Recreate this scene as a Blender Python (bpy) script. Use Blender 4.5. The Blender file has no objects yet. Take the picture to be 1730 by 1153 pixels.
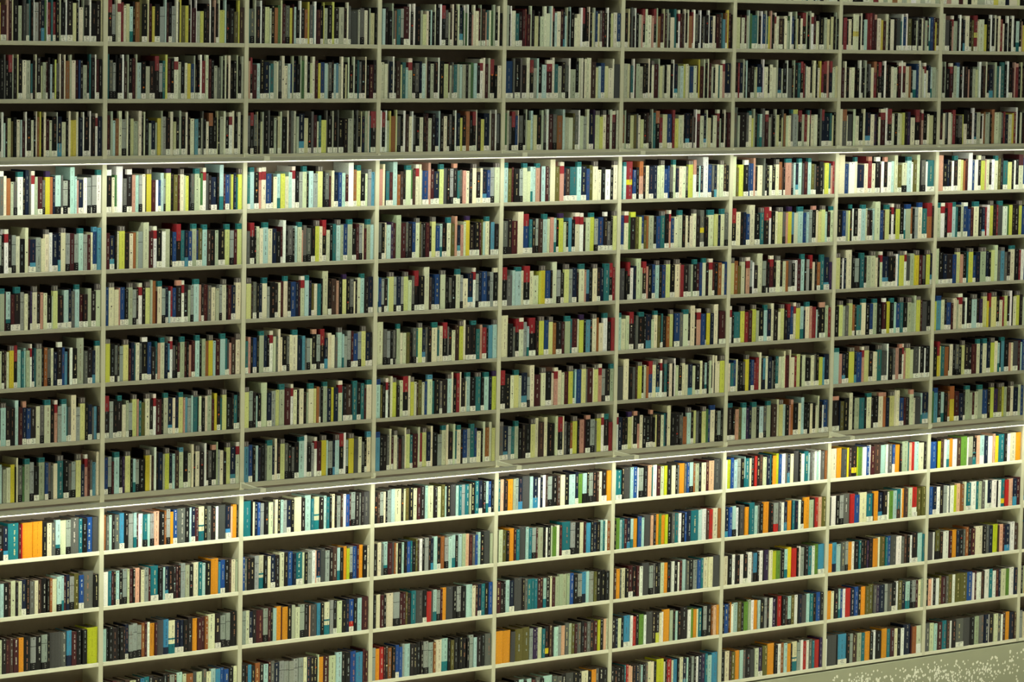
import bpy, math, random, re
from mathutils import Matrix, Vector

# ------------------------------------------------------------------ camera
S = bpy.context.scene
COL = S.collection
F_PX = 6033.1
cam_data = bpy.data.cameras.new('camera')
cam_data.sensor_fit = 'HORIZONTAL'
cam_data.sensor_width = 36.0
cam_data.lens = F_PX * 36.0 / 1730.0
cam_data.clip_start = 0.1
cam_data.clip_end = 200.0
cam = bpy.data.objects.new('camera', cam_data)
COL.objects.link(cam)
YAW, PITCH, ROLL = -0.704728218, 0.0909906885, 0.0182378311
cam.matrix_world = (Matrix.Translation((-11.5845633, -17.2888515, 0.866405979))
                    @ Matrix.Rotation(YAW, 4, 'Z')
                    @ Matrix.Rotation(math.pi / 2 - PITCH, 4, 'X')
                    @ Matrix.Rotation(ROLL, 4, 'Z'))
S.camera = cam

# ------------------------------------------------------------------ dim hall light and exposure
world = bpy.data.worlds.new('dim_hall')
S.world = world
world.use_nodes = True
bg = world.node_tree.nodes['Background']
bg.inputs['Color'].default_value = (1.0, 0.97, 0.80, 1)
AMBIENT = 0.09
bg.inputs['Strength'].default_value = AMBIENT
S.view_settings.view_transform = 'Standard'
S.view_settings.look = 'None'
S.view_settings.gamma = 1.0
S.view_settings.use_curve_mapping = False
S.view_settings.exposure = 0.0
LED_STRENGTH = 34.0
LED_COLOUR = (0.96, 1.0, 0.85, 1)

# added fill, unseen: stands in for frontal hall light, high above the frame
hall = bpy.data.lights.new('hall_fill', 'AREA')
hall.shape = 'RECTANGLE'
hall.size = 12.0
hall.size_y = 3.0
hall.energy = 300.0
hall.color = (0.93, 1.0, 0.84)
hall_o = bpy.data.objects.new('hall_fill', hall)
COL.objects.link(hall_o)
hall_o.location = (3.0, -7.5, 6.5)
hall_o.rotation_euler = (math.radians(42), 0, 0)

# added lamp, unseen: brightens the floor so its bounce lifts the lower shelves
down = bpy.data.lights.new('floor_fill', 'AREA')
down.shape = 'RECTANGLE'
down.size = 15.0
down.size_y = 1.2
down.spread = math.radians(34)
down.energy = 430.0
down.color = (0.97, 1.0, 0.88)
down_o = bpy.data.objects.new('floor_fill', down)
COL.objects.link(down_o)
down_o.location = (3.5, -2.4, 3.6)

# ------------------------------------------------------------------ measures
W = 1.00472347          # bay width
P = 0.33                # shelf pitch
BAYS = range(-1, 10)      # bay b lies between uprights b - 1 and b; upright 0 is the leftmost one in the picture
DEPTH = 0.17
SH_T = 0.024
UP_T = 0.031
Z_BASE = -11 * P
Z_FLOOR = -4.15
rng = random.Random(11)


def sh(k):
    return -k * P


# ------------------------------------------------------------------ materials
def lin(c):
    return tuple(((v / 255) / 12.92 if v / 255 <= 0.04045 else ((v / 255 + 0.055) / 1.055) ** 2.4) for v in c)


def nodes_of(name):
    m = bpy.data.materials.new(name)
    m.use_nodes = True
    return m, m.node_tree, m.node_tree.nodes['Principled BSDF']


def noisy(name, rgb, rough, amount=0.12, scale=8.0, stretch=(1, 1, 1)):
    m, t, p = nodes_of(name)
    tc = t.nodes.new('ShaderNodeTexCoord')
    mp = t.nodes.new('ShaderNodeMapping')
    mp.inputs['Scale'].default_value = stretch
    n = t.nodes.new('ShaderNodeTexNoise')
    n.inputs['Scale'].default_value = scale
    n.inputs['Detail'].default_value = 4
    r = t.nodes.new('ShaderNodeMapRange')
    r.inputs['To Min'].default_value = 1 - amount
    r.inputs['To Max'].default_value = 1 + amount
    mx = t.nodes.new('ShaderNodeVectorMath')
    mx.operation = 'SCALE'
    mx.inputs[0].default_value = lin(rgb)
    t.links.new(tc.outputs['Object'], mp.inputs['Vector'])
    t.links.new(mp.outputs['Vector'], n.inputs['Vector'])
    t.links.new(n.outputs['Fac'], r.inputs['Value'])
    t.links.new(r.outputs['Result'], mx.inputs['Scale'])
    t.links.new(mx.outputs['Vector'], p.inputs['Base Color'])
    p.inputs['Roughness'].default_value = rough
    return m


def printed(name, rough, amount=0.1, scale=60.0):
    m, t, p = nodes_of(name)
    a = t.nodes.new('ShaderNodeAttribute')
    a.attribute_name = 'print_colour'
    tc = t.nodes.new('ShaderNodeTexCoord')
    n = t.nodes.new('ShaderNodeTexNoise')
    n.inputs['Scale'].default_value = scale
    r = t.nodes.new('ShaderNodeMapRange')
    r.inputs['To Min'].default_value = 1 - amount
    r.inputs['To Max'].default_value = 1 + amount
    mx = t.nodes.new('ShaderNodeVectorMath')
    mx.operation = 'SCALE'
    t.links.new(a.outputs['Color'], mx.inputs[0])
    t.links.new(tc.outputs['Object'], n.inputs['Vector'])
    t.links.new(n.outputs['Fac'], r.inputs['Value'])
    t.links.new(r.outputs['Result'], mx.inputs['Scale'])
    t.links.new(mx.outputs['Vector'], p.inputs['Base Color'])
    p.inputs['Roughness'].default_value = rough
    p.inputs['Specular IOR Level'].default_value = 0.25
    return m


M_BOARD = noisy('painted_board', (206, 204, 174), 0.5, 0.06, 14.0)
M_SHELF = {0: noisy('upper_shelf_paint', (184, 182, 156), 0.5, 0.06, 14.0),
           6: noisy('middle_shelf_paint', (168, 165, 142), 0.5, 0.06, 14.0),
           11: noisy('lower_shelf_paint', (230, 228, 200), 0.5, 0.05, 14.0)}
M_BACK = noisy('back_board', (158, 143, 124), 0.8, 0.12, 20.0)
M_METAL = noisy('painted_aluminium', (165, 165, 145), 0.4, 0.05, 10.0)
M_BRACKET = noisy('white_enamel', (225, 225, 200), 0.4, 0.04, 10.0)
M_PLINTH = noisy('plinth_paint', (170, 172, 143), 0.6, 0.05, 5.0)
M_DOT = noisy('white_dots', (252, 252, 235), 0.5, 0.03, 5.0)
M_WALL = noisy('wall_paint', (96, 90, 80), 0.9, 0.1, 3.0)
M_FLOOR = noisy('floor_stone', (205, 202, 182), 0.7, 0.12, 4.0)
M_PRINT = printed('printed_cover', 0.5, 0.30, 170.0)
M_PAGES = noisy('page_edges', (92, 78, 64), 0.9, 0.25, 30.0, (25, 1, 1))  # dark tone stands in for shelf shadow on the page tops
M_LED, _t, _p = nodes_of('led_diffuser')
_p.inputs['Base Color'].default_value = (0.9, 0.9, 0.85, 1)
_p.inputs['Emission Color'].default_value = LED_COLOUR
_p.inputs['Emission Strength'].default_value = LED_STRENGTH
M_LIP, _t, _p = nodes_of('led_front_lip')
_p.inputs['Base Color'].default_value = (0.35, 0.33, 0.3, 1)
_p.inputs['Emission Color'].default_value = (1.0, 0.90, 0.76, 1)
_p.inputs['Emission Strength'].default_value = 0.5


# ------------------------------------------------------------------ mesh builder
class MB:
    def __init__(self):
        self.v, self.f, self.c, self.m = [], [], [], []

    def face(self, pts, col=(0.5, 0.5, 0.5), mat=0):
        b = len(self.v)
        self.v.extend(pts)
        self.f.append(tuple(range(b, b + len(pts))))
        self.c.append(col)
        self.m.append(mat)

    def box(self, x0, x1, y0, y1, z0, z1, col=(0.5, 0.5, 0.5), mat=0, bev=0.0):
        if bev > 0:
            # chamfered profile swept along z (upright) or along x (the longest side)
            if (z1 - z0) >= (x1 - x0):
                pr = [(x0, y1), (x0, y0 + bev), (x0 + bev, y0), (x1 - bev, y0), (x1, y0 + bev), (x1, y1)]
                lo = [(a, b, z0) for a, b in pr]
                hi = [(a, b, z1) for a, b in pr]
            else:
                pr = [(y1, z1), (y0 + bev, z1), (y0, z1 - bev), (y0, z0 + bev), (y0 + bev, z0), (y1, z0)]
                lo = [(x0, a, b) for a, b in pr]
                hi = [(x1, a, b) for a, b in pr]
            n = len(pr)
            for i in range(n):
                j = (i + 1) % n
                self.face([lo[i], lo[j], hi[j], hi[i]], col, mat)
            self.face(lo[::-1], col, mat)
            self.face(hi, col, mat)
            return
        p = [(x0, y0, z0), (x1, y0, z0), (x1, y1, z0), (x0, y1, z0), (x0, y0, z1), (x1, y0, z1), (x1, y1, z1), (x0, y1, z1)]
        for q in ((3, 2, 1, 0), (4, 5, 6, 7), (0, 1, 5, 4), (1, 2, 6, 5), (2, 3, 7, 6), (3, 0, 4, 7)):
            self.face([p[i] for i in q], col, mat)

    def mesh(self, name, mats, colour=False):
        me = bpy.data.meshes.new(name)
        me.from_pydata(self.v, [], self.f)
        for m in mats:
            me.materials.append(m)
        if len(mats) > 1:
            me.polygons.foreach_set('material_index', self.m)
        if colour:
            a = me.color_attributes.new('print_colour', 'FLOAT_COLOR', 'CORNER')
            buf = []
            for f, c in zip(self.f, self.c):
                buf.extend((c[0], c[1], c[2], 1.0) * len(f))
            a.data.foreach_set('color', buf)
        me.update()
        return me

    def build(self, name, mats, parent=None, colour=False):
        o = bpy.data.objects.new(name, self.mesh(name, mats, colour))
        COL.objects.link(o)
        if parent:
            o.parent = parent
        return o


def tag(o, label=None, cat=None, group=None, kind=None):
    if label: o['label'] = label
    if cat: o['category'] = cat
    if group: o['group'] = group
    if kind: o['kind'] = kind
    return o


def empty(name, loc):
    o = bpy.data.objects.new(name, None)
    o.empty_display_size = 0.1
    o.location = loc
    COL.objects.link(o)
    return o


# ------------------------------------------------------------------ the setting
m = MB(); m.box(-14, 22, DEPTH + 0.03, DEPTH + 0.25, Z_FLOOR, 3.4)
tag(m.build('wall_back', [M_WALL]), kind='structure')
m = MB(); m.box(-16, 24, -22, DEPTH + 0.25, Z_FLOOR - 0.1, Z_FLOOR)
tag(m.build('floor', [M_FLOOR]), kind='structure')

# plinth under the lowest shelf, with its clusters of white dots on the front
m = MB()
PX0, PX1 = -2 * W - 0.016, 9 * W + 0.016
m.box(PX0, PX1, -0.012, DEPTH + 0.02, Z_FLOOR, Z_BASE - 0.022, bev=0.003)
dr = random.Random(5)
dots = []
cl = []
x = PX0 + 0.3
while x < PX1 - 0.2:
    cl.append((x, -dr.uniform(0.07, 0.22), dr.uniform(0.07, 0.16), dr.randint(55, 95)))
    x += dr.uniform(0.17, 0.34)
for cx, cz, sp, n in cl:
    for i in range(n):
        dots.append((dr.gauss(cx, sp * 0.8), cz + dr.gauss(0, sp * 0.55), dr.choice((0.005, 0.007, 0.008, 0.009, 0.011))))
for dx, dz, r in dots:
    z = Z_BASE - 0.022 + dz
    if not (PX0 + 0.05 < dx < PX1 - 0.05) or z > Z_BASE - 0.062 or z < Z_FLOOR + 0.03:
        continue
    y = -0.0124 - 2e-6 * (len(m.f) % 700)
    m.face([(dx + r * math.cos(a), y, z + r * math.sin(a)) for a in [i * math.pi / 4 for i in range(8)]], mat=1)
tag(m.build('trim_1', [M_PLINTH, M_DOT]), kind='structure')


# ------------------------------------------------------------------ three bookcases, one above the other
def bookcase(k0, k1, label):
    """k0: index of the board on top, k1: index of the board at the bottom (owned by this tier)"""
    root = empty('bookcase', (4 * W, 0.0, sh(k1)))
    inv = Matrix.Translation((-4 * W, 0, -sh(k1)))

    def part(mb, name, mat):
        mb.v = [tuple(inv @ Vector(p)) for p in mb.v]
        return mb.build(name, [mat], root)
    zt, zb = sh(k0) - 0.0182, sh(k1) - (0.018 if k1 in (0, 6) else SH_T / 2)
    for i in range(BAYS[0] - 1, BAYS[-1] + 1):
        mb = MB(); mb.box(i * W - UP_T / 2, i * W + UP_T / 2, 0.0, DEPTH, zb, zt, bev=0.002)
        part(mb, 'upright', M_BOARD)
    for i in BAYS:
        mb = MB(); mb.box((i - 1) * W + UP_T / 2, i * W - UP_T / 2, DEPTH, DEPTH + 0.012, zb, zt)
        part(mb, 'back_panel', M_BACK)
        for k in range(k0 + 1, k1 + 1):
            thick = 0.030 if k in (0, 6) else SH_T
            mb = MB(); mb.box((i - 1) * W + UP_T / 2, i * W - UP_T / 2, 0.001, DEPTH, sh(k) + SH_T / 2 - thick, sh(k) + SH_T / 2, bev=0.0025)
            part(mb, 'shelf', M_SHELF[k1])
    tag(root, label, 'bookcase', 'bookcases of the shelf wall')
    return root


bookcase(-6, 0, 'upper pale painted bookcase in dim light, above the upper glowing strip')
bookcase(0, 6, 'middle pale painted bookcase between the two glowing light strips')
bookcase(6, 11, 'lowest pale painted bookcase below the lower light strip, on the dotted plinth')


# ------------------------------------------------------------------ LED bars held out in front on brackets
def led_bar(k, drop, label):
    root = empty('light_bar', (4 * W, -0.19, sh(k) - drop))
    ox, oy, oz = root.location
    y0, y1 = -0.212, -0.176
    zl = sh(k) - drop            # middle of the glowing lip
    x0, x1 = -2 * W, 9 * W

    def rel(mb):
        mb.v = [(a - ox, b - oy, c - oz) for a, b, c in mb.v]
        return mb
    h = MB(); h.box(x0, x1, y0, y1, zl + 0.002, zl + 0.027, bev=0.002)
    h.box(x0, x1, y1 - 0.004, y1, zl - 0.0015, zl + 0.002)
    rel(h).build('housing', [M_METAL], root)
    d = MB()
    n = 22 * 8
    yf, ym = y0 + 0.001, y1 - 0.005
    for i in range(n):
        a, b = x0 + (x1 - x0) * i / n, x0 + (x1 - x0) * (i + 1) / n
        d.face([(a, yf, zl - 0.004), (b, yf, zl - 0.004), (b, yf, zl + 0.002), (a, yf, zl + 0.002)], mat=1)
        d.face([(a, ym, zl - 0.001), (b, ym, zl - 0.001), (b, yf, zl - 0.0035), (a, yf, zl - 0.0035)])
    rel(d).build('diffuser', [M_LED, M_LIP], root)
    for i in (-2, 1, 3, 4, 6, 9):
        bm = MB()
        x = i * W
        za, zb = sh(k) + 0.012, zl + 0.026
        t = 0.009
        # tapering arm: deep at the upright, slim at the bar
        ra = [(x - t, 0.0, za), (x + t, 0.0, za), (x + t, 0.0, za - 0.030), (x - t, 0.0, za - 0.030)]
        rb = [(x - t, y1, zb), (x + t, y1, zb), (x + t, y1, zb - 0.012), (x - t, y1, zb - 0.012)]
        for q in range(4):
            w = (q + 1) % 4
            bm.face([ra[q], ra[w], rb[w], rb[q]])
        bm.face(ra); bm.face(rb[::-1])
        bm.box(x - 0.016, x + 0.016, -0.006, 0.0, za - 0.036, za + 0.006)
        bm.box(x - 0.020, x + 0.020, y0 - 0.004, y1 + 0.006, zl + 0.008, zl + 0.032)
        rel(bm).build('bracket', [M_BRACKET], root)
    for i in (-1, 2, 5, 7, 8):
        bm = MB(); x = i * W
        bm.box(x - 0.010, x + 0.010, -0.012, 0.0, sh(k) - 0.022, sh(k) + 0.004)
        rel(bm).build('clip', [M_BRACKET], root)
    tag(root, label, 'light', 'light bars in front of the shelf wall')
    return root


led_bar(-6, 0.024, 'light bar above the top of the picture, over the upper bookcase')
led_bar(0, 0.024, 'upper glowing light bar across the shelf wall, under the dim shelves')
led_bar(6, 0.028, 'lower glowing light bar across the shelf wall, over the lowest bookcase')

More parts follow.
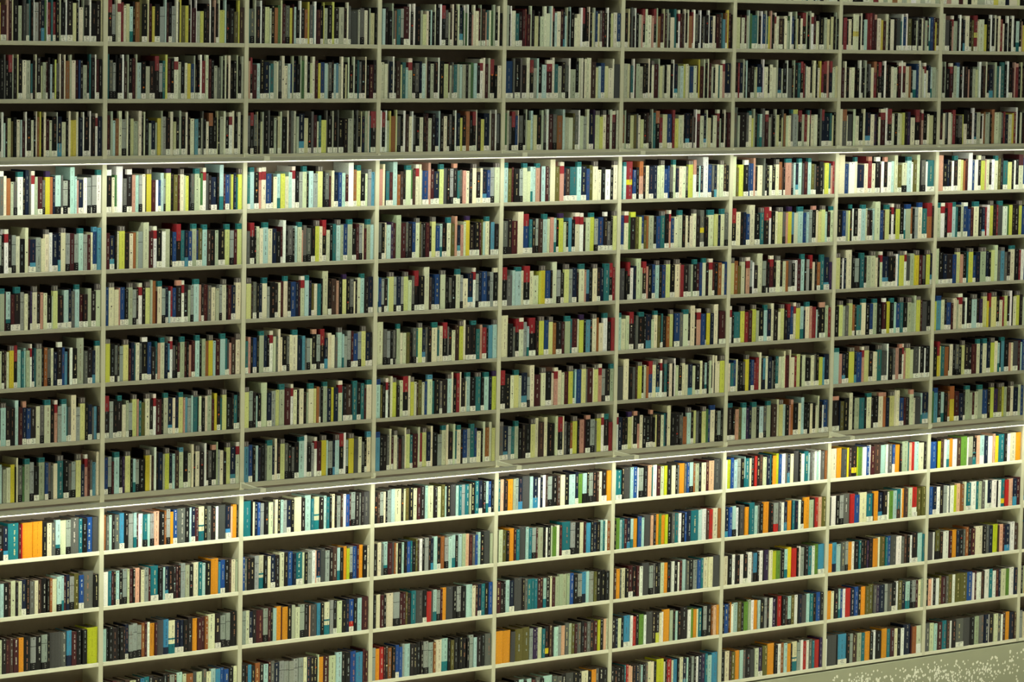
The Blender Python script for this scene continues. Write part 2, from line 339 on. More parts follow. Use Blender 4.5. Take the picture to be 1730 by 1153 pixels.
# ------------------------------------------------------------------ books
# one string per compartment: colour letter, width digit, then ' tall  , short  . white label  : black label  ^x band of colour x
ROWS = """
0 -2 s2'y5m5p2'm3Y2'k4s4k1'd3h3t2'k2w1'g5B2n3e2w1'r4t2'r3k3s2'k4w2'k5Y4k2w1'c4s1'k5w2'k5.k4Y2'
0 -1 y2g4s2'k4h2'k3k4^rs2'k3Y2'k4c5s5t2k3c2'k4Y2s4m2k2l3k2Y2h4c2'B3c2'B4s3'c5m3b2k3s5k2t2'k4w2'm3k3
0 0 n2k2Y2'k2w3'l2k2Y4O3k3c4l2m3w2'k4c3k2c2'B2y2'k2c3'm3c3k5w1'n4c5k2c3'y3y4c3'n4w2'k5w2'k4w3^rn4
0 1 h2k3h5^wc3o4s3h4w6^tk2n3'h2w4^rs3m4h3y5^vo3n2l6:h2g5k2l5'l2p2n4.w4g4h1g5w5^t
0 2 l2g4k2w4^rk3g4c4k4c4'm1n5.g5c4c4^hw3n5.n2c5^hg4m4g4l5^tg4m3c2b4^qq4^q
0 3 n2t2s5^tm1l5:m3k5.^tg4c4k2v2c5^hk3p3c4k4.c1Y5^hk6.l5.n2h4l5^tm3k4.s4k4.c5^h
0 4 s3k2c4k2B2c3y5^hk3.^rl4t3l2s4w2^rn2t2s6^hk2B3h4c3n3k4.^wb3q3k2w3k4.s8'h4k4n3c5^t
0 5 y4k2l5^hk3.k4l4'm3n3.^pb4.k4c4h4c6^tk3p3^rg4l5^tt1h3c5'g4Y5^hk2n3h2q3k2
0 6 w3^rk2l4h1s3c4y4k1c2'h4e2s5^tg4k4s6^tb3.h3h2c4t6^hk4h3g4Y5^hn3p3^rm2h2q3g1c3'
0 7 m2s2k4n4.t9m2r1o9o8k4c4h3l4:c5g4h7t3k4b5d5
0 8 c3l4:l3k4B2c4k2c3n4.k3h4c3B3k5k2B2c4l4:l2m2n3g4O4b4.h9k4
0 9 g4c5k3m3B3m4o4k6g5k4g5k2d9h5q4m4k5k4Y9
1 -2 k4.^rg4s2'c4^rr3c3Y4l4k2B4O3'k5.Y2'm3y3k5.g6l2'm2k3.g5c3'k1y2'O5y4k2w1'm4w1's4,Y4,k3k3w2'k3p2'k2c2'Y6l2'k4k4O5,y2'B4
1 -1 t2'h4g3k2'k4.w3'B3s2'k3.m3s2'l5k4.s5k5.k4^rg4t3Y3'm3k3.c5^rs4k3.c3y4b4.s2'k2k2.w3'r4.c4'm3k3s4h4,s2'k2c2'k2c3'k3k3s2'k3.s3'
1 0 m3.s3'l3B3c4'g5c2'k2Y4s5c4'k2c2'k3s3n4.s2y4s2'g4k4.c4'Y3.k3s3'k4.c3'k2c5q4k3s1h2'k2c3k4^o.k4.Y1'k2s4c3'k3.w4^rc3'k3.c4'k2
1 1 k5.^wc3e3w8'h4k5^w.p4l4g4c4k1y6^hm4,w3,b3,l4g2:Y6^vk3O5m2c5^hs2Y4k2h4s6^tc1e3w4^rd3k3n6.k2l5'm2b5.h2Y3n3t2Y5^h
1 2 m3n4.k2c2Y6^hk4c4o3s2g5c6'm4w4^rk4.w4s5k2b4.k4.^rt4n3b4.s5^tb2.O4l5^tB3k4s4k6Y5^tg4m3Y5^t
1 3 b3c6^hc5p2b5.k3s5^hg4k2w4^rk3Y5^hs3'o4'm1c5^tg4n3.l2r2b4.k5.^pw3^rk4.s3g3l6^tp3k2m4h4c5s4g3c5^hk2m3n4.c6^h
1 4 Y5^hk4.h3k2g4Y6^hm2n3t1c4h3k5.^wb4.k4t2p3c5^tn3q2.w3^rh3k2m2s5^tm2k2p3m3l5^tk2s4B3y5^hl3m4l6^tt2d2p3B4c5^h
1 5 k4.^rg4k4.k4.^tc4s3.g4Y5^hp2t3O4c5^hk3w3^rm5k2s5^tn4c3n3.Y5^tp2q3g4l2t5^hk1c3.k3c3s5^hm2y3k3t2Y5^hk5k2t4k2
1 6 b4.g4m2l6^tk3.v3Y6^hk2l3g4k6y5^hc2B2w3'k2n4s2Y5^hn3.l3B4c5^qk4.c4c3'k2c5^hk4w3'k2.h4k4.^ps2'g2c4k3Y5^hn5.c4^r
1 7 B2h3l3k3h5q5.k4g5l3m2w5t4:l3g4p6k5B2g4o3b4.h9k4l2n4.m4c6^tk3h4k5w3d8n5.p2o4k2
1 8 w4t3m2k2l3.k3g4c2m3k2p4m1c3g4m2t7.k4l2n3.k4.k3m2k2g4s4k4c5t3l3k5o7q2b4.k4B2c4s2
1 9 l3k2k4k4k2k3k2n3.g4g4g4B3m2w2o5m2d6q5c6^tn5.n3.k4k4o5m4m3B3c7k5.g5g4k7
1 10 k4k4m3B4k3B4c6k3q3t4k4k4k4k3k2g4m2l5c3B6d3c5h3c4l4q4b3b4k4c3
2 -2 t1h5s2'k4w2'k3Y5c2k3o4e3Y2'm3h5y3m1l3k3.w2'k3B3.y2'h4.t1w3'm4k3.Y1's4k4.Y3'k4s6k3.c2'h3.d9s2h5c4k1s2Y5k2
2 -1 p2k2.^rm5l4k4.n5.l1t4.s4c2h4c4'c4l3b2.s2'n3k4s2'e3c4'k3Y3.c4'm3y3b5.l4s1h4k2.l3q3.s3c3'k2Y2k1c2'k4.c2'k3t2h3.k4c2'k3m4k3.
2 0 h3k3.^rh4Y1'k2Y2s2'k4h2'k4.s3k1Y3.c2'k5c2'B2h4'c3's3n5.Y5k3.h3'm3c2t3.Y6h2'k4s2'k4.h1'k5.k4s5s2'k3h2'k3Y1'n3s4'c2't1k5.^r
2 1 t3l5^tk4.p3^rc5^rb6.k2c4l4Y5c4l4w4^rk3.g4c5^tk2l5g5Y6^hk2h5m2c3n4.b4l4m3w6'B3Y5^tk4.c3g4q4
2 2 h4k4.^rk2c4c4l6^tc5n4k4m2w4'k2h6k2l3c5^tp2h4h5k4.Y5^hc4k4.^rc4k3t4l5^hs4b5.s6^tk4.m3g4c1m3s5^tl4
2 3 Y6^hB2h4k3n3.c6^tg3k5k3.c3m3c5^tk3b6n3m2c5^rl5^tn3O3c4t4k2c7'k3.B5p3k4Y5^vk3h5c2k2c4l5^tk4n5.
2 4 t3p3k2b4.k2s5^tn3k2w4^rc3h2c3'c2k4.h3c3c6^tn4q3h2g4c2k4.^pg4k4.^rn3c4c4h3l5^hl2g4g4m2b5.g4Y5^hn4.k2
2 5 Y5^hg4k3l2k3c7'n4.g5Y4s6^tm6w3^rc4k2c5k3s2c6^tY3o3h2k2s5^tn4y3n4c5^rt1k3B6t5^tk4.t4m2c6^t
2 6 q5^hb4.k3l3n2k4h2s6^tn2c3'k3.Y5^hh4k3h3k4.l6^tw4'k4.g3w3^rm4y6^hl2g5n2l5^hk4.^rw3'g3y6^hd5c4h3k2c5^q
2 7 t9k1c2n3b3g5k4c5h2c3k3l3g4n4.k4c8k4l7t3c6^tk5l3t3k3c3k2g5B2w3b4m2g5k4h2k3d7
2 8 b2h2k3k4g4c5^tk3c3n4.k4c5k3b5n3t6.c2k3g4w3p1n4.d5g4k3B4l3k3o3Y3g3b4m2o4k4c2
2 9 g3c3n3.k3m6g4m2k2l3o4m1o5k3s3c4g4k4p1d6q3k3c5^tg3k3.c5k3n3b4^r.k3l4m6
2 10 k3k2q3k3B4k3l4m2h3n4g4g4g4g4g4c3n3k3k3c1o4m5c6l5k3k4b5q6m2m2
3 -2 t1l4k3k4s2'h2o2t5g4m6w2'k3w3'k5s3Y5c3k2l2k3c2'k4w3'k4.^rh4s2B2c3'k4c3'n4.e1w2'e2w2'k4p2c3'c4m2s2'B4p2t3c2e3s3'k3c3'k3
3 -1 c4c4h2n3.w2'k2B4Y2t4l3c5^rk3.h5n2l4c2'm1k3s4k4.w2'k4Y6m1s3h2t4s3l3s4k3s3e3l4k3.w4^rc3'm3s3'k4.^rk3c5
3 0 w2'k3.^rw2's3Y2'B4Y2'h4k2w3'B3c3w2'h3k3.c4k3m2c4k3n3.l2'k3c4k2.h3k3w2'n3.Y3k3.o4^ok3.k3.^rc2'k3Y4n5s2'B4w2'h3k1
3 1 p4c3'k1t4.m3l5'B3B3k2c6^te2B3c4^rc3's1b7.p3'm3n5.Y5^td4k3g4k4.^pt3h3p4c4k3c5^hk4.c3n4.b4.g5c6^h
3 2 h4k3c2l5v3m3s6'm5h3k4b4.c5^hO2h2k3m4k2Y5^hb5l3k5c5^tO5p3'n3.p4c3y5^vk5.k5m2O2l3c5^tB2q5.k4
3 3 l1b3.g3k3.l1Y6^hg3n4.g3Y5^hc4h3k4.^rk5.c6'B2n3.b5k1c6^hk3h3k4c5^tg3c6,n5.w3^rg3n3.b6.n3.g4k4.^c
3 4 c8'h4g4k2h3k1s4^tc3c4O4k3h4t2Y5^hn3h3k4c7^tt2c4k4.^rh2k3.c4B4Y5^hc3'k5.k5.^tt5p3r5.k2q5l5^h
3 5 l5^bO2k3w3^rk2c3'Y5^hk3c4k5.^rc3'Y4^hc3B2O4c3b3c6^qt3k5h3.k5l5^hc3'k3r4^rc2'k4.c1l5^tk5.t7^hk3.l6^tn3Y5^v
3 6 q5^bk4k3h3c3'm2c4^hh2m3h3c2'Y5^ht3m5c3'r3.Y5^hn4.c3'k5g5c5^tc3'k5.c3't2c5^tk2b5.g4t5^tb3.c5k2c3'B4.c4'Y4
3 7 k3B3g4c2k2g4l4c8k2c2O4k5c4m3k6l3c7k4c4O4l2k5d6l3t3g4t5s2k5t4n4.k4l3b3.k3
3 8 k4c4h3l5:m5d2B2c2k4l3k3b4t2k4O2B2w3k3g4k3n3l4k4.B5g4l4l4k3l5s4p4m4h3b3l3k5d7s3
3 9 k3c5m3k3c8g7m3m3O2k4t5d8k4.r5d2l4g4m2o4d8k4g5k5l4l3c4m2n4.t4k4b4
3 10 g4o5r5m2k3B5k4b4.b4g3l7k4k4k5k3g6g6B3c8l8k3O4k6k5k5k3g6l4k5k5h8
4 -2 s3'k2w2'c5t4k4m3r2m4c2'k3Y5k2c5c4'c5l2'c2'k2^rl3c5m3n2l2s2'k2l1'k4c4,c5w3'k3^rk4.c2'k2Y2s3'b3.Y3h3m2k4w2'k2Y4c5b5.
4 -1 b8.h2'k5.h2'k4c4'k3^rs4l2'k3.l5m5^rc3't4.s4k3.h4w2's6,k3.c2'c3'k1c3'c3'c3'B4Y3l3b4.Y4c5c2'd6
4 0 e2s3'h3k3^rb3.c1'h5k2s2'Y4l3'Y4k4.s3'h3w3'm4h4O1B5l3's4c5O2h4w2'c4g4c3'n4.v2'Y5^hY4c4^hm3c3'm3^rk1c3'
4 1 l5^tO4m2k5g4c5^tc4l3l3p5^tm1l5m3h2c6'O5p5^rn2.B4t8.l5^tn5.b4O4c6^hc4k4w6k3c5^h
4 2 h5k4m5c6'b7.^rt3.k3g3B4l5^tc3p4l3k2Y5^vc3k2q4k3c5^rw4^rk2c5Y5^tg4b7.k3.^wh4k2Y4^h
4 3 k4.^rh6l3l6^tc3k5.^rc4c6,Y2y5^hb5.k2c5'g4k3.Y5^hg4n4.k2c6^tp2q3k3c5^hk3n3t6^tk3.^rr3
4 4 c8'k4h3k3.^rc5^rg4l2k6^r.k3Y6^hb5Y5^hB3k5.m3s6^tt2m5c2Y5^vk2q5k2c5^hB2c5,w5^tk3r4
4 5 k4.^rk5c4Y5^tc3n5.g3c5'm6c5^hk5c3p4^rc4c3m4Y5^ht2.l2b5Y5^hh2m5c1Y5^hp4^rg4k4.s4^t
4 6 h4^hn4.g3t4.s4^tk3k3k4.Y5^hc4'B5c4'k7c3'k4^rc2'h3k3B2Y5^hk2p5m1k4.^pg5h2Y5^hw3^rk4.^tr4
4 7 t2p3k4o5s2g3n4d7l3n5w2n2w3B2g5k4B3c5k4l6n3.e4l4^kk2g4k4B2c3k5.o4
4 8 k1c4O4k3o5m2t3d7l3t3g4m2s6k2w2k3c2e4w3m3t9.g5k4c5m2q5k3n3k4l3t2w2B3
4 9 m4k3k2l4n5.d8k2h3t4t3t3m3m3l3k4c2m3s4s4s4s3b4k4g5q4l3g5O3k5k4k4
4 10 o8o9d5O8O8g4v3v2c5t3k5^yB3k2l5g3p5h4s3O3m3h5k3m3h4k4m4Y3k4p3c2
4 11 m3k4d5k5k4l4k3l4m4h4k3l8h4h4k4d7k4k3c6k3o4h3k4k3
5 -2 k4Y2'k2h3'k2w2'k3s4p2k3.^rc4'c6p3k3.^rs2'B4m3Y2'B3s2'h3c6t3'k2w3^rm2B3c2'k2c2'o5r2.w3'h5k2w2'k2h3.k4w2'n4.c4k1m3B3t2q4B2y2'm3k2
5 -1 s5Y3h2t3.w2'm2s5s5k3k3.c2'k2c4^hm5s2'Y4s3k2c6k3w2'n4.s3l5Y3c4s2b5.c5B2y2'm5c2'k3c2'm3s3k2.c5t1c4p4^rn8.
5 0 B2s2'k4.Y5O3h2c3Y4k3.B2h4s2't3k4^or.Y6b5.n1r3^rY5c5c1k2n4.k3.h2B2w2'm3^rc5n3.c2'Y4k2c5m3^rs2k3.c2'k2m3
5 1 t2l4^tr8^yb4.k3p5^o.k3c4n4.n4c4c5^hb5.b2h4c4^tn3.c4c5h3Y6^hw4^pk3.l2n3.w7'b4.h3n3c3c5^hB3k3.
5 2 b4.c5^re3k5^YO4Y3b3.O3B2s6k3.b5t5^hk4.p3^rb4.c5c5^tk3c3k2c4c4^hk4h5^yk4c8^tY4n3c5^th4
5 3 d8k2k3.^rw4n3c6's2k4.^rp3k4b4.l5^hk3b5Y6^hk5c6^hp2r4k5.h3s3k4.^tm3b4c5^tk3c5^rm2k4B4c4b3
5 4 l3^tc5c4k4.^rk2h3k5.^tk2n5c3c4^tO3k1t2k3B3Y4^hk1b6.h4c6^tk2c5'k2p5^rb5k1y4^hn4c5'k1m6
5 5 d8c7'k4h4B2Y6^hk2c3o3b5.^rc5^hn4.w3^rk2t4^hk2c4k2w2'c4k4c4^hc4n5c4k5.c3k3l3.k2c3^hk1c3'k1c3'c4Y6^h
5 6 w2^rn4k3k3.Y5^vc2k4.^pp3^kc4k4k4k3.^pk2Y2k4c4t2n2c5'k5k4h3h2o5,l5^hk3Y3h4k3Y5^he3b3c7^bk2g4k3
5 7 l1t6.k2d7l3b4w1g6k3B1p4t1w4m4c4Y3k5c4k2h2o6h2b3l4:B2s4k3c5m3p6d7h1
5 8 k2e4l3t2m3n4l3o4k1b4l3d8p3k3o3e3o4Y3k5h3t5w3k4b2n5t9l4w5B3r5c6B3
5 9 B3o4h2c5k3m5.k4m3w4d8g4h2k3k3c4o4k5w3k4w2m3l5h3k4k1g5b4t3c6c5d8
5 10 k4n3c4k3q8.w3r4k4e6w3d8k4k4^Yc3w2o8s4k3l3k4k9w4e3o4c2t5k1g5k6B2p4o3
5 11 k4k4k4k4t2r3p3p2k4n4h2l2k3h3c4c4k3Y9c2k2r6c2q5k2c5n4l2k4g3k3w3n4v4t3l6q7
6 -2 Y6B1c5m2s3l2'e3t8.s2'k3w2'b5.s2't2y3p2'k2B1c3^rc4B4k2c4s3e1w3'b4.k2s2'Y2k2c4k4^r.s2'k3s2'w4^rm3c4k1k6s4Y4k1Y4k3s2'k2
6 -1 k3r2n4s2'k2l2'k4k4.s2Y2n5.v2w2'c5k2c5c5s2'n4.s2k5w2'h5k2s2'k4t4k3.^rr2h1c3c4k2Y2c4'k2c3y2'r3k4.^rp3'k1n3.^rc4Y3
6 0 h5's3k8h3c4^tY2s3'k3t3l3h4'k1m4^rs3h2k3s2'Y4k3.Y1h2'o3c3c4h3^tg7^Ys1k4.^rs4r4.c3^tk1^rc5c5k3h3'n3.^rn7.t3Y2k3
6 1 c5'O3Y8k5.^wb2b5.p3'k3.c8h3'k2k3c4k4c5^hB4B2k2p9^th3l3n3.l5^te1d3m4l5^tO5h2k4k5h2Y6t3p3r3
6 2 k4.^rc6k3n3b4.c7'k5.t5^hk5^rw3^rk4c3Y7^hh3p3y5^vq3c5l7^tb4l3g4k4.^pc3Y4Y5^hl3k3.c4^t
6 3 Y5^hB4O4c5^hk1p5^rg3w3k4c7'g4k2.k2m4.^rk3.c5^hk3c4o4h4.k4.w3m4l5^tk2g4k3^rc4k2B4t5^tn6.v4
6 4 w3^rk2t8.Y5^hr4m4Y5^hs3k5.l4^tn4.c4'k4c3Y5^hk3n3^rb4.c3^rY5^hl4n2c5^tp3r5l2k2k6.^ps4r3
6 5 c3t4b3c2k3k3h3y5^hn2b4.r3r4c3'k2q4c3n4h3k2t4c4c3c2'r1m4c2'c5r3Y5k2c4k7.c4h3.k3Y5q3n6.
6 6 k6.^tk2p4O4l5^tv3n3s6^tk3l5.h4s5^tk1B5c3'Y5^hl3k4p2o3^pk5c4l4'k3.k3c3k3.c3c2'k3.w2b5.h1
6 7 w2Y4b4l4g5k4l1t6c2k4r3k4B4c5n4t1k2o5Y3b4w5h2n4c4k1d7k2w4t6l2h3g3w3l2w3h5B3
6 8 n5b4l5:w3k1d7o4k1t7l4h2k5o7k1k5g6^rh3w4n4o5k1t3n5w3k4.o7s6B1r5p4O5
6 9 c5k5w3k1k4w4k5.w4h2q5^kk2w4k1v6c4Y4e5h1k3l4y5r6k2w2g5k4t4w3e5q7.
6 10 k2b5B2o1w3l5O4k3e6s3w3o5l3k5g3k3w4v5B1r6k4B3l4:O4w4k1n4d6l4t4k4b5k4
6 11 k4c6B2O4o5l4h3k6d5c4v5.O6o8k4w4B3l4o4k2c6^tg4w3r4w3h4t3r6v3
7 -3 c3c3h3k3n3c3r3c3s3c3o3c3s3c3w3c3s3k3c3s3
7 -2 k1.r5k2c4k2c8^yk2c2'k2l5r3'r3'm3'm3^pc5y4m3c4'k2c5k1k2d6t2w2'b4.w2'O6k1k4.c2h2k3.c2h3s3k2l2b4m2y2B3
7 -1 m4c3'k3c3c4k2k3w3'k2k2s3'k2h3c4r4^ok2k3.^rk3w3'k4k2c3c5k2m3^rw2'm3^rc5o3k2l5b3c3's3c2w3^rc2n3.l2s6s2
7 0 c4'h5^oc1d6.k1c3'c4k5.c3'n5.c5v3k2c3m5^rw3'k4.^rc4k3c3Y3Y3k3v4c5k1k4.^rm2p3^rk4.c3Y5k3
7 1 c7'b4w6c3^tn6.c4r4^pc4k4.^wm1w3k3.^pw4l3c4'O5c5:l5^tw2O4c4'k1h5:w2t8.
7 2 k5.b4.s3Y2k2^tw2k4.w4l5^tc2B3k2.l3c6'b4B2Y5^tk2.w3^rk2.Y5^hk4.l2s6^bB2k2g4c5^bt6.o6^rk2
7 3 Y5^hk2w2n2c7'k3g5k1t5^tk2s5c6^hc3k2c3^rn6.k4.^hk3w3q1Y6^hw3^rd4s5Y1y5^hm4h3k1Y5^hn2
7 4 k4Y5^hs3h4Y5^hB2k2t6.c5^tk4b4.s5^tk6m3.^wk1y4k4.^tl3b4.t5^hk4.s5^hs4c3'Y5^hm2d6k4.
7 5 l6^tp4n3k3Y6^hn2b6p3^rY5^hk4c3c2t5^hd6w2'k4h3p4k3.^pw2^rp2Y5^hc4d6.w2k4.w1k4.
7 6 k6.^pn1O4k4c4'k2s5t5k2c5^tk2k4.c5^po3^pn3Y5^hc2'c4'b5.m2k3c4^pc2d6l2n5.
7 7 c7o5d6y2B3k6^yY1e5w4b3w2m4B8l5w2h5b3^wo6k2s7t1p3r3l5c6k3
7 8 d2w5k3g4h7r4b6c7t6.B1o5n5.k4.w2e4l4t4^Bc1o2B5c4r5.^wO5O4
7 9 o4q5l5h4g3o4w3k5t2k4k3v2k4o6c2O6t2b3d7w6h3B3k3w2k7.l5t2
7 10 o4c3k5l2b2w3r6n4b4k3o5O4O5h3v3n6g3h5k5.w2O4n4l5k2g4m3c3s2
7 11 w1d9k1q8.k3g3B4s4t3o5k3w2k6o5t3m4c3k3w3n7m1B4c5^w
8 -3 e2p3c5m2c3k2c4s5h2n3y3c5n2c5Y2k3c3k3
8 -2 c4'd5k2p2^rs5k2w2'k2n2c5.^ck2O3r4^yc2c6y4k3w2'k3c2'k2c3'r3c2k3w2'k3w3'k2.l4k2p2y3k3c2k3s2
8 -1 s2'k2s2'k4m3^rk1s4l4^bk3w2k4p2k3s4Y3s2w3'k2B3c2'k2n4h2s3't4w2t4'k3w3'k4m2p2'r3^pk3Y2'B2k2c3k3h3
8 0 m3.^kc3h3k1c4s2r4^rk3h5Y2c4^kk3k3.w3'n3.s5k2w2B2s4s2k2o4^oc6s3h3r2n4c5y2r3w3'k2c3k2m3k3s4
8 1 p3'p3'k4.n2k2.w3k4.^tc4Y3o2m3w5'b3w4k3.^cY5^hp2c4k2w4c4^tO3k3t6.Y5k2w2k3.c6^mb5.w4
8 2 c4^tw4^rk3r5^rl4^tt2k3s3b5.^wb3m3c6^tk3n3.r2w3Y4^hk3r2d5^tw5e2Y4k2k4Y4^hb4k3
8 3 c4'k4.n3.k5.b4Y4^hp3k3t2Y5^hb3.n4s7^hn2k2.Y4c4'h3q4^hh3k3c5^tk4r2w3b4
8 4 Y2q6^bc4k2b5.m2c4s2c5^rk2w3k4.l6^hk3v4.Y5^hy2h3^rY6^hk3.c4r2Y4^hk2w3'k1c4Y4^hk3c4
8 5 k4y3^rY2t4B4k1.c4k3h4k3Y4^hk4k3m5c4^tn3c5^tn4Y5^hc4l3k1q5^tk4.p3c3d6.m3l2b3
8 6 e2q4^bk3.l4k3B2y5^om4n4k2.s5^ts3m2.c4s5^tb5.k3Y4^hv5.O4^hY3^hs3B3c4^hn4.c3b3
8 7 b6k1Y3B3w2l3o3w4B4e6w1s4^hk4^tp3l5^wn3w5p2y3t6k3w3c6o5
8 8 b4n4.w4k4g4w2n1w4Y3p4B5c2t6.w6t2c3h4w3n5.w6k1w3t5^yr4p5n4m4
8 9 d6w1k1O5^kk3w6m3o5n3k4h2B3k3m5c8k3h3n4Y6B1p4m2n6w4B5
8 10 k2p3w1k3w3O2m5h2O4w3O5O7b5w2m2w5B2k1w5t3w3m3n2c6e3w5n3
8 11 h5c4l3B1m4t5B3w2k4h8.d7k5s5h5n4w1k5c4h3w2B3o4n5B2
"""
PAL = {
    'k': (13, 12, 12), 'n': (11, 26, 52), 'b': (22, 74, 146), 'q': (56, 138, 176), 't': (20, 112, 122),
    'l': (170, 208, 200), 'g': (148, 157, 148), 'h': (94, 96, 90), 'd': (70, 71, 70), 'w': (238, 240, 228),
    'c': (226, 221, 182), 's': (168, 180, 146), 'y': (228, 204, 24), 'Y': (198, 206, 70), 'e': (96, 142, 46),
    'O': (94, 90, 36), 'o': (224, 146, 22), 'p': (228, 176, 140), 'r': (184, 34, 28), 'm': (70, 22, 26),
    'B': (70, 48, 38), 'v': (52, 34, 74)}
# upper two bookcases: colours muted and darkened to stand in for dim light
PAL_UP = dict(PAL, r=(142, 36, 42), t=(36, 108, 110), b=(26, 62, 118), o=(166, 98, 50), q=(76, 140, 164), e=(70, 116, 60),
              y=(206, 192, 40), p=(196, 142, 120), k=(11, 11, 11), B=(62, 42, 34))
NAME = {
    'k': 'black', 'n': 'dark navy', 'b': 'bright blue', 'q': 'sky blue', 't': 'teal', 'l': 'pale aqua', 'g': 'light grey',
    'h': 'mid grey', 'd': 'charcoal grey', 'w': 'white', 'c': 'cream', 's': 'pale sage', 'y': 'yellow', 'Y': 'lime yellow',
    'e': 'leaf green', 'O': 'olive', 'o': 'orange', 'p': 'peach', 'r': 'red', 'm': 'maroon', 'B': 'brown', 'v': 'purple'}
DARK = set('knbtdOrmBvhe')
TOK = re.compile(r"([a-zA-Z])(\d?)((?:\^[a-zA-Z]|[',.:])*)")
TABLE = {}
for line in ROWS.strip().splitlines():
    b, k, s = line.split(' ', 2)
    TABLE[(int(b), int(k))] = [(c, int(w or 4), mod) for c, w, mod in TOK.findall(s)]
SUBST = {-1: 3, 0: 5, 1: 2, 2: 6, 3: 7, 4: 6, 5: 7, 6: 4, 7: 5, 8: 4, 9: 2}


def tokens(b, k):
    key = (b, k)
    if key in TABLE:
        t = TABLE[key]
        if b == 0:     # the left quarter of this bay lies outside the picture
            fill, need = [], 0.31 * sum(w for _, w, _ in t)
            r = random.Random(k * 7 + 3)
            src = TABLE.get((3, k)) or TABLE[(6, k)]
            i = r.randint(0, 8)
            while need > 0:
                fill.append(src[i % len(src)]); need -= fill[-1][1]; i += 1
            return fill + t
        return t
    r = random.Random(b * 131 + k)
    for kb in (SUBST.get(b, 3), 8, 7, 6, 5, 4):
        for kk in (k, k + 1, k - 1, k + 3):
            if (kb, kk) in TABLE and (kb, kk) != key:
                t = list(TABLE[(kb, kk)])
                j = r.randint(0, len(t) - 1)
                t = t[j:] + t[:j]
                return t
    return TABLE[(1, 1)]


def jit(r, c, a=0.10):
    g = 1 + r.uniform(-a, a)
    return tuple(min(1.0, max(0.003, v * g * (1 + r.uniform(-a * 0.5, a * 0.5)))) for v in lin(c))


def shade_of(r, ch, tier=3):
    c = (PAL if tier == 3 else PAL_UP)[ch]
    if ch == 'Y' and tier == 3:
        c = (190, 200, 26)
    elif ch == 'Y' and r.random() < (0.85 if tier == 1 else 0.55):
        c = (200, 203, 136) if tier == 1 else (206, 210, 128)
    if ch == 'k' and r.random() < 0.3:
        c = (30, 22, 22)
    if ch == 'c' and r.random() < 0.35:
        c = (204, 212, 172)
    if ch == 'B' and r.random() < 0.3:
        c = (150, 88, 40)
    dim_mix = {1: 0.32, 2: 0.12}.get(tier, 0.05)      # dim light put into the colour, greyest in the top tier
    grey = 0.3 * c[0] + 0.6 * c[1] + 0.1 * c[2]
    c = tuple(v * (1 - dim_mix) + grey * dim_mix for v in c)
    return jit(r, c)


class Book:
    pass


def plan():
    out = []
    for b in BAYS:
        for k in range(-4, 12):
            t = tokens(b, k)
            r = random.Random(b * 977 + k * 31 + 5)
            inner = W - UP_T - 0.006
            gap = 0.0011
            if k <= 6:      # the dark paperbacks up here are a touch thicker, the tall pale ones slimmer
                t = [(c, w * 1.22 if c in 'knmB' else w * 0.86 if "'" in mod and c in 'cshwlY' and w < 5 else w, mod) for c, w, mod in t]
            tot = sum(w for _, w, _ in t)
            u = (inner - gap * len(t)) / tot
            x = (b - 1) * W + UP_T / 2 + 0.003
            row = []
            for idx, (ch, w, mod) in enumerate(t):
                q = Book()
                q.bay, q.k, q.i, q.n = b, k, idx, len(t)
                q.ch, q.w = ch, w * u
                q.x = x + q.w / 2
                x += q.w + gap
                q.tall, q.short = "'" in mod, ',' in mod
                q.cap = mod[mod.index('^') + 1] if '^' in mod else None
                q.wl, q.bl = '.' in mod, ':' in mod
                q.tier = 1 if k <= 0 else 2 if k <= 6 else 3
                if q.tier < 3:
                    q.h = r.uniform(0.204, 0.226) if r.random() < 0.82 else r.uniform(0.188, 0.2)
                    if q.tier == 1 and ch in DARK: q.h += 0.012
                    if q.tall: q.h = r.uniform(0.250, 0.260) if w < 5 else 0.268
                    elif q.cap: q.h = r.uniform(0.243, 0.253)
                    elif q.short: q.h = 0.185
                else:
                    q.h = r.uniform(0.192, 0.211)
                    if w >= 7: q.h = r.uniform(0.205, 0.217)
                q.d = min(0.155, q.h * r.uniform(0.58, 0.66))
                q.y = r.uniform(0.002, 0.009)
                q.z = sh(k) + SH_T / 2 + 0.0004
                q.seed = r.random()
                q.hard = q.tier == 3 and w >= 5 or w >= 7
                if q.tier < 3 and not q.bl and not q.wl:
                    if ch in 'gh' and w >= 3 and not q.tall and not q.cap and r.random() < 0.6: q.bl = True
                    elif ch in DARK and not q.tall and r.random() < 0.3: q.wl = True
                if q.tier == 3 and ch == 'g' and w >= 3 and r.random() < 0.6: q.bl = True
                row.append(q)
            out.append(row)
    return out


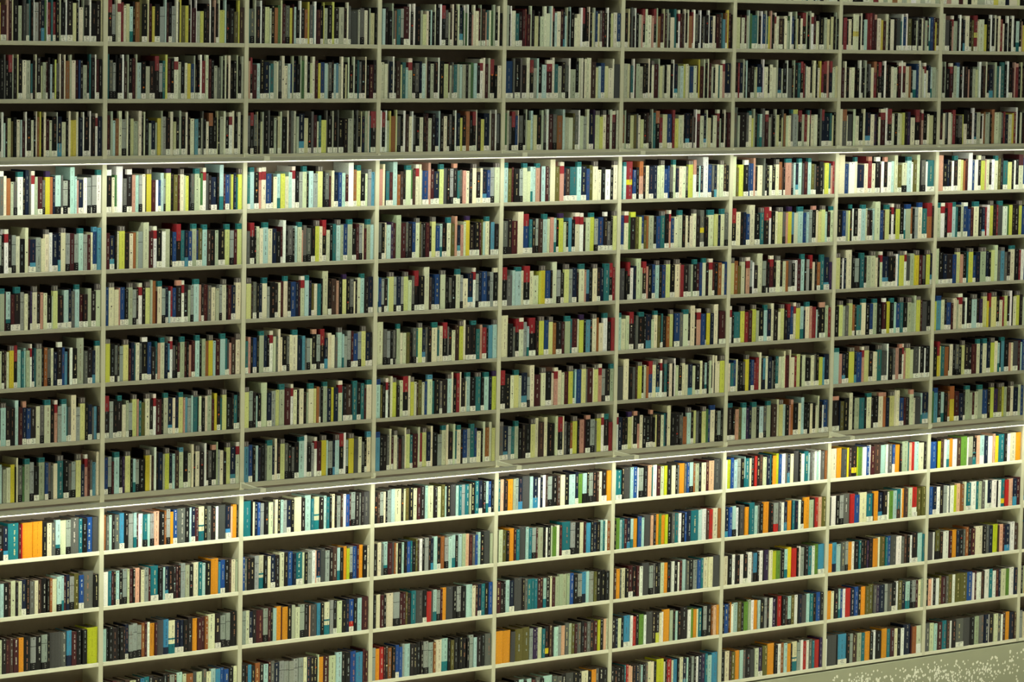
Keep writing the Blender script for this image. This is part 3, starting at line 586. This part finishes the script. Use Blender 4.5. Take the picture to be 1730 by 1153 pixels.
def make_book(q, cover, pages, label, ox, oy, oz, mats):
    """writes one book into three builders (cover, page block, call number label); ox.. is added to local coordinates"""
    r = random.Random(q.seed)
    mc, mp, ml = mats
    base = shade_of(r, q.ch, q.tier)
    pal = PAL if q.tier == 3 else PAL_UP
    w, h, d = q.w, q.h, q.d
    hw = w / 2
    ct = 0.0022 if q.hard else 0.0012
    rec = 0.003 if q.hard else 0.0006
    capc = None
    side = base
    bands = []                      # (z from, z to, colour)
    if q.cap and q.tier < 3:
        cc = q.cap
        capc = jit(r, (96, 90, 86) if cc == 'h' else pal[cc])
        if q.tier == 1: capc = tuple(v * 0.75 + 0.25 * sum(capc) / 3 for v in capc)  # band greyed as well, for the dim light up here
        if cc in 'thqbvOY' or (cc in 'wpc' and q.ch not in 'w'):
            ch_ = r.uniform(0.026, 0.036)
            bands = [(0, h - ch_, base), (h - ch_, h, capc)]
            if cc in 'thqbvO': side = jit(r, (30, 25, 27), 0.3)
        elif cc == 'r' and q.ch in 'wcpsml':
            bands = [(0, h * 0.70, base), (h * 0.70, h * 0.90, capc), (h * 0.90, h, jit(r, (226, 220, 200)))]
        elif cc == 'y':
            bands = [(0, h * 0.38, base), (h * 0.38, h * 0.52, capc), (h * 0.52, h, base)]
        else:
            z = h * r.uniform(0.58, 0.70)
            bands = [(0, z, base), (z, h, capc)]
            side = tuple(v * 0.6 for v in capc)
    elif q.cap:
        capc = jit(r, pal[q.cap])
        if q.cap == 'y':
            bands = [(0, h * 0.12, base), (h * 0.12, h * 0.30, capc), (h * 0.30, h, base)]
        else:
            z = h * r.uniform(0.26, 0.34)
            bands = [(0, z, capc), (z, h, base)]
            if q.cap == 't':
                bands = [(0, z, capc), (z, h * 0.42, base), (h * 0.42, h * 0.47, capc), (h * 0.47, h, base)]
    elif q.ch == 'g':
        zl = h * r.uniform(0.70, 0.76)
        ink = jit(r, (26, 26, 26))
        bands = [(0, zl, base), (zl, zl + 0.0028, ink), (zl + 0.0028, h, base)]
    elif q.ch in 'nq' and r.random() < 0.25:
        z = h * r.uniform(0.2, 0.35)
        bands = [(0, z, jit(r, pal['q'] if q.ch == 'n' else pal['n'], 0.2)), (z, h, base)]
    elif q.ch == 'l' and r.random() < 0.2:
        bands = [(0, h * 0.3, jit(r, pal['t'])), (h * 0.3, h, base)]
    else:
        bands = [(0, h, base)]
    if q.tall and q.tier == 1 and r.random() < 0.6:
        side = jit(r, (34, 29, 30), 0.3)  # boards of tall books darkened: shadow between books put into the colour
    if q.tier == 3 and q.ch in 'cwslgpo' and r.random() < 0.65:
        side = jit(r, (90, 84, 74))  # pale boards and their top edges darkened in place of shelf shadow
    # spine profile
    if q.hard:
        bul = min(0.006, w * 0.14)
        prof = [(-hw, bul), (-hw * 0.62, bul * 0.25), (0, 0), (hw * 0.62, bul * 0.25), (hw, bul)]
    else:
        e = min(0.0012, w * 0.12)
        prof = [(-hw, e), (-hw + e, 0), (hw - e, 0), (hw, e)]

    def V(x, y, z):
        return (x + ox, y + oy, z + oz)
    for z0, z1, c in bands:
        for (xa, ya), (xb, yb) in zip(prof, prof[1:]):
            cover.face([V(xa, ya, z0), V(xb, yb, z0), V(xb, yb, z1), V(xa, ya, z1)], c, mc)
        # the band wraps a little round on to the boards
        ye, yr = prof[0][1], 0.022
        cover.face([V(-hw, yr, z0), V(-hw, ye, z0), V(-hw, ye, z1), V(-hw, yr, z1)], c, mc)
        cover.face([V(hw, ye, z0), V(hw, yr, z0), V(hw, yr, z1), V(hw, ye, z1)], c, mc)
    yr = 0.022
    for sx in (-1, 1):
        a = [V(sx * hw, yr, 0), V(sx * hw, d, 0), V(sx * hw, d, h), V(sx * hw, yr, h)]
        cover.face(a[::-1] if sx < 0 else a, side, mc)
        xi = sx * (hw - ct)
        cover.face([V(sx * hw, prof[0][1], h), V(xi, prof[0][1], h), V(xi, d, h), V(sx * hw, d, h)], side, mc)
        cover.face([V(sx * hw, d, 0), V(xi, d, 0), V(xi, d, h), V(sx * hw, d, h)], side, mc)
        cover.face([V(xi, prof[0][1] + ct, h - rec), V(xi, d, h - rec), V(xi, d, h), V(xi, prof[0][1] + ct, h)], side, mc)
    top = [V(x_, y_, h) for x_, y_ in prof] + [V(hw - ct, prof[0][1] + ct, h), V(-hw + ct, prof[0][1] + ct, h)]
    cover.face(top, bands[-1][2], mc)
    bot = [V(x_, y_, 0) for x_, y_ in prof] + [V(hw, d, 0), V(-hw, d, 0)]
    cover.face(bot[::-1], side, mc)
    # page block
    g = 0.0004
    px, py0, py1, pz0, pz1 = hw - ct - g, prof[0][1] + ct + g, d - 0.002, rec + 0.0005, h - rec - 0.0002
    if px > 0.001:
        pages.box(-px + ox, px + ox, py0 + oy, py1 + oy, pz0 + oz, pz1 + oz, lin((150, 138, 112)), mp)
    # title and marks on the spine
    lab = 0.0
    if q.wl or q.bl:
        lab = r.uniform(0.030, 0.036) if q.wl else r.uniform(0.040, 0.048)
    yf = -0.0004

    def mark(xc, zc, mw, mh, c):
        cover.face([V(xc - mw / 2, yf, zc - mh / 2), V(xc + mw / 2, yf, zc - mh / 2),
                    V(xc + mw / 2, yf, zc + mh / 2), V(xc - mw / 2, yf, zc + mh / 2)], c, mc)
    bright = sum(base) / 3 > 0.16
    if w > 0.012:
        if bright:
            ink = jit(r, r.choice([(44, 42, 38), (70, 66, 58), (30, 40, 50), (110, 70, 50)]))
        else:
            ink = jit(r, r.choice([(214, 214, 196), (190, 190, 176), (150, 160, 160), (220, 206, 150), (170, 120, 90)]))
        if q.tier < 3 and not bright: ink = tuple(v * 0.55 for v in ink)
        if q.ch in 'oyYe': ink = tuple(v * 0.55 for v in base)
        if q.ch == 'd': ink = jit(r, (120, 120, 112))
        wide = min(w * r.uniform(0.13, 0.30), 0.010)
        if bright: wide *= 0.55
        zt, zb_ = h * r.uniform(0.80, 0.95), lab + 0.012 + h * r.uniform(0.0, 0.25)
        if capc and q.tier < 3: zt = min(zt, h - 0.045)
        pat = r.random()
        if not (q.ch in 'oyd' and pat < 0.7) and not (q.tall and w < 0.018) and not (bright and pat < 0.22):
            z = zt
            xo = r.uniform(-0.12, 0.12) * w
            word = r.randint(2, 8)
            while z > zb_:
                lh = r.uniform(0.0022, 0.0050)
                mark(xo + r.uniform(-0.1, 0.1) * wide, z - lh / 2, wide * r.uniform(0.55, 1.1), lh, ink)
                z -= lh + r.uniform(0.0012, 0.0026)
                word -= 1
                if word <= 0:
                    z -= r.uniform(0.006, 0.03); word = r.randint(2, 9)
        if r.random() < 0.35 and not q.tall:
            mark(0, h * 0.955 if not capc else h * 0.5, min(0.007, w * 0.4), 0.006, ink)
        if q.ch == 'c' and r.random() < 0.22:
            rr = min(0.0045, w * 0.22)
            cover.face([V(rr * math.cos(a * math.pi / 4), yf * 1.5, h * 0.45 + rr * math.sin(a * math.pi / 4)) for a in range(8)], lin((20, 18, 18)), mc)
        if q.cap == 'h' and q.tier < 3:
            for sx in (-0.25, 0.25):
                mark(sx * w, h - 0.015, w * 0.08, 0.022, lin((190, 186, 170)))
        elif capc and q.tier < 3 and q.cap in 'tqb':
            mark(0, h - 0.012, w * 0.5, 0.005, tuple(v * 0.5 for v in capc))
        if q.ch == 'k' and r.random() < 0.16:
            mark(0, h * r.uniform(0.3, 0.75), min(0.010, w * 0.6), 0.009, jit(r, r.choice([(220, 120, 30), (210, 200, 160), (200, 60, 40), (160, 190, 190)])))
    # call number label, a strip of paper stuck round the foot of the spine
    if lab:
        c = jit(r, (232, 232, 214) if q.wl else (13, 13, 14), 0.06)
        ik = lin((112, 112, 104)) if q.wl else lin((150, 150, 142))
        xa, xb = prof[0][0] - 0.0003, prof[-1][0] + 0.0003
        yl, yb = -0.0008, 0.016
        z0 = 0.001 if q.wl else 0.0
        a = [(xa, yl), (xb, yl), (xb, yb), (xa, yb)]
        label.face([V(xa, yl, z0), V(xb, yl, z0), V(xb, yl, z0 + lab), V(xa, yl, z0 + lab)], c, ml)
        label.face([V(xa, yb, z0), V(xa, yl, z0), V(xa, yl, z0 + lab), V(xa, yb, z0 + lab)], c, ml)
        label.face([V(xb, yl, z0), V(xb, yb, z0), V(xb, yb, z0 + lab), V(xb, yl, z0 + lab)], c, ml)
        label.face([V(xa, yl, z0 + lab), V(xb, yl, z0 + lab), V(xb, 0.004, z0 + lab), V(xa, 0.004, z0 + lab)], c, ml)
        for j in range(3):
            zz = z0 + lab * (0.25 + 0.25 * j)
            ww = w * r.uniform(0.25, 0.6) * (0.8 if q.wl else 0.5)
            xx = r.uniform(-0.1, 0.1) * w
            label.face([V(xx - ww / 2, yl - 0.0003, zz), V(xx + ww / 2, yl - 0.0003, zz),
                        V(xx + ww / 2, yl - 0.0003, zz + 0.003), V(xx - ww / 2, yl - 0.0003, zz + 0.003)], ik, ml)


MINV = cam.matrix_world.inverted()


def to_px(p):
    v = MINV @ Vector(p)
    return 865 + F_PX * v.x / -v.z, 576.5 - F_PX * v.y / -v.z


rows = plan()
everything = [q for row in rows for q in row]
for q in everything:
    pts = [to_px((q.x + sx * q.w / 2, q.y, q.z + sz * q.h)) for sx in (-1, 1) for sz in (0, 1)]
    x0, x1 = min(p[0] for p in pts), max(p[0] for p in pts)
    y0, y1 = min(p[1] for p in pts), max(p[1] for p in pts)
    vw = max(0, min(1730, x1) - max(0, x0))
    vh = max(0, min(1153, y1) - max(0, y0))
    q.area = vw * vh
    if vh < 0.7 * (y1 - y0) or vw < 0.7 * (x1 - x0): q.area *= 0.3
    if q.k == 1 or q.k == 7: q.area *= 0.97
biggest = sorted(everything, key=lambda q: -q.area)[:300]
single = set(id(q) for q in biggest)

ORD = ['', 'first', 'second', 'third', 'fourth', 'fifth', 'sixth', 'seventh', 'eighth', 'ninth', 'tenth', 'eleventh', 'twelfth',
       'thirteenth', 'fourteenth', 'fifteenth', 'sixteenth', 'seventeenth', 'eighteenth', 'nineteenth', 'twentieth']
TENS = {2: 'twenty', 3: 'thirty', 4: 'forty', 5: 'fifty'}
WHOLE = {3: 'thirtieth', 4: 'fortieth', 5: 'fiftieth'}


def ordinal(n):
    if n <= 20: return ORD[n]
    if n % 10 == 0: return WHOLE[n // 10]
    return TENS[n // 10] + '-' + ORD[n % 10]


SHELF = {-3: 'top edge shelf', -2: 'third shelf above the upper light', -1: 'second shelf above the upper light', 0: 'shelf just above the upper light',
         1: 'first shelf under the upper light', 2: 'second shelf under the upper light', 3: 'third shelf under the upper light',
         4: 'third shelf above the lower light', 5: 'second shelf above the lower light', 6: 'shelf just above the lower light',
         7: 'first shelf under the lower light', 8: 'second shelf under the lower light', 9: 'third shelf under the lower light',
         10: 'fourth shelf under the lower light', 11: 'fifth shelf under the lower light'}


def describe(q):
    size = 'thick ' if q.w > 0.052 else 'slim ' if q.w < 0.018 else ''
    col = NAME[q.ch]
    if q.cap and q.tier < 3 and q.cap in 'tqb': col = NAME[q.cap].split()[-1] + '-topped ' + col
    elif q.cap and q.cap in 'ry': col = NAME[q.cap] + '-banded ' + col
    elif q.tall and q.w > 0.03: size = 'tall '
    if q.bay == 0: pos = ordinal(q.n - q.i) + ' from right'
    else: pos = ordinal(q.i + 1) + ' from left'
    return '%s%s book, %s, bay %s, %s' % (size, col, pos, ['one', 'two', 'three', 'four', 'five', 'six', 'seven', 'eight', 'nine', 'ten'][q.bay], SHELF[q.k])


mass = MB()
for q in everything:
    if id(q) not in single:
        make_book(q, mass, mass, mass, q.x, q.y, q.z, (0, 1, 0))
    else:
        c, p, l = MB(), MB(), MB()
        make_book(q, c, p, l, 0, 0, 0, (0, 0, 0))
        o = c.build('book', [M_PRINT], None, True)
        o.location = (q.x, q.y, q.z)
        tag(o, describe(q), 'book', 'library books on the shelf wall')
        if p.f: p.build('page_block', [M_PAGES], o)
        if l.f: l.build('spine_label', [M_PRINT], o, True)
tag(mass.build('books', [M_PRINT, M_PAGES], None, True), 'all the many smaller library books packed upright along the shelves', 'books', None, 'stuff')
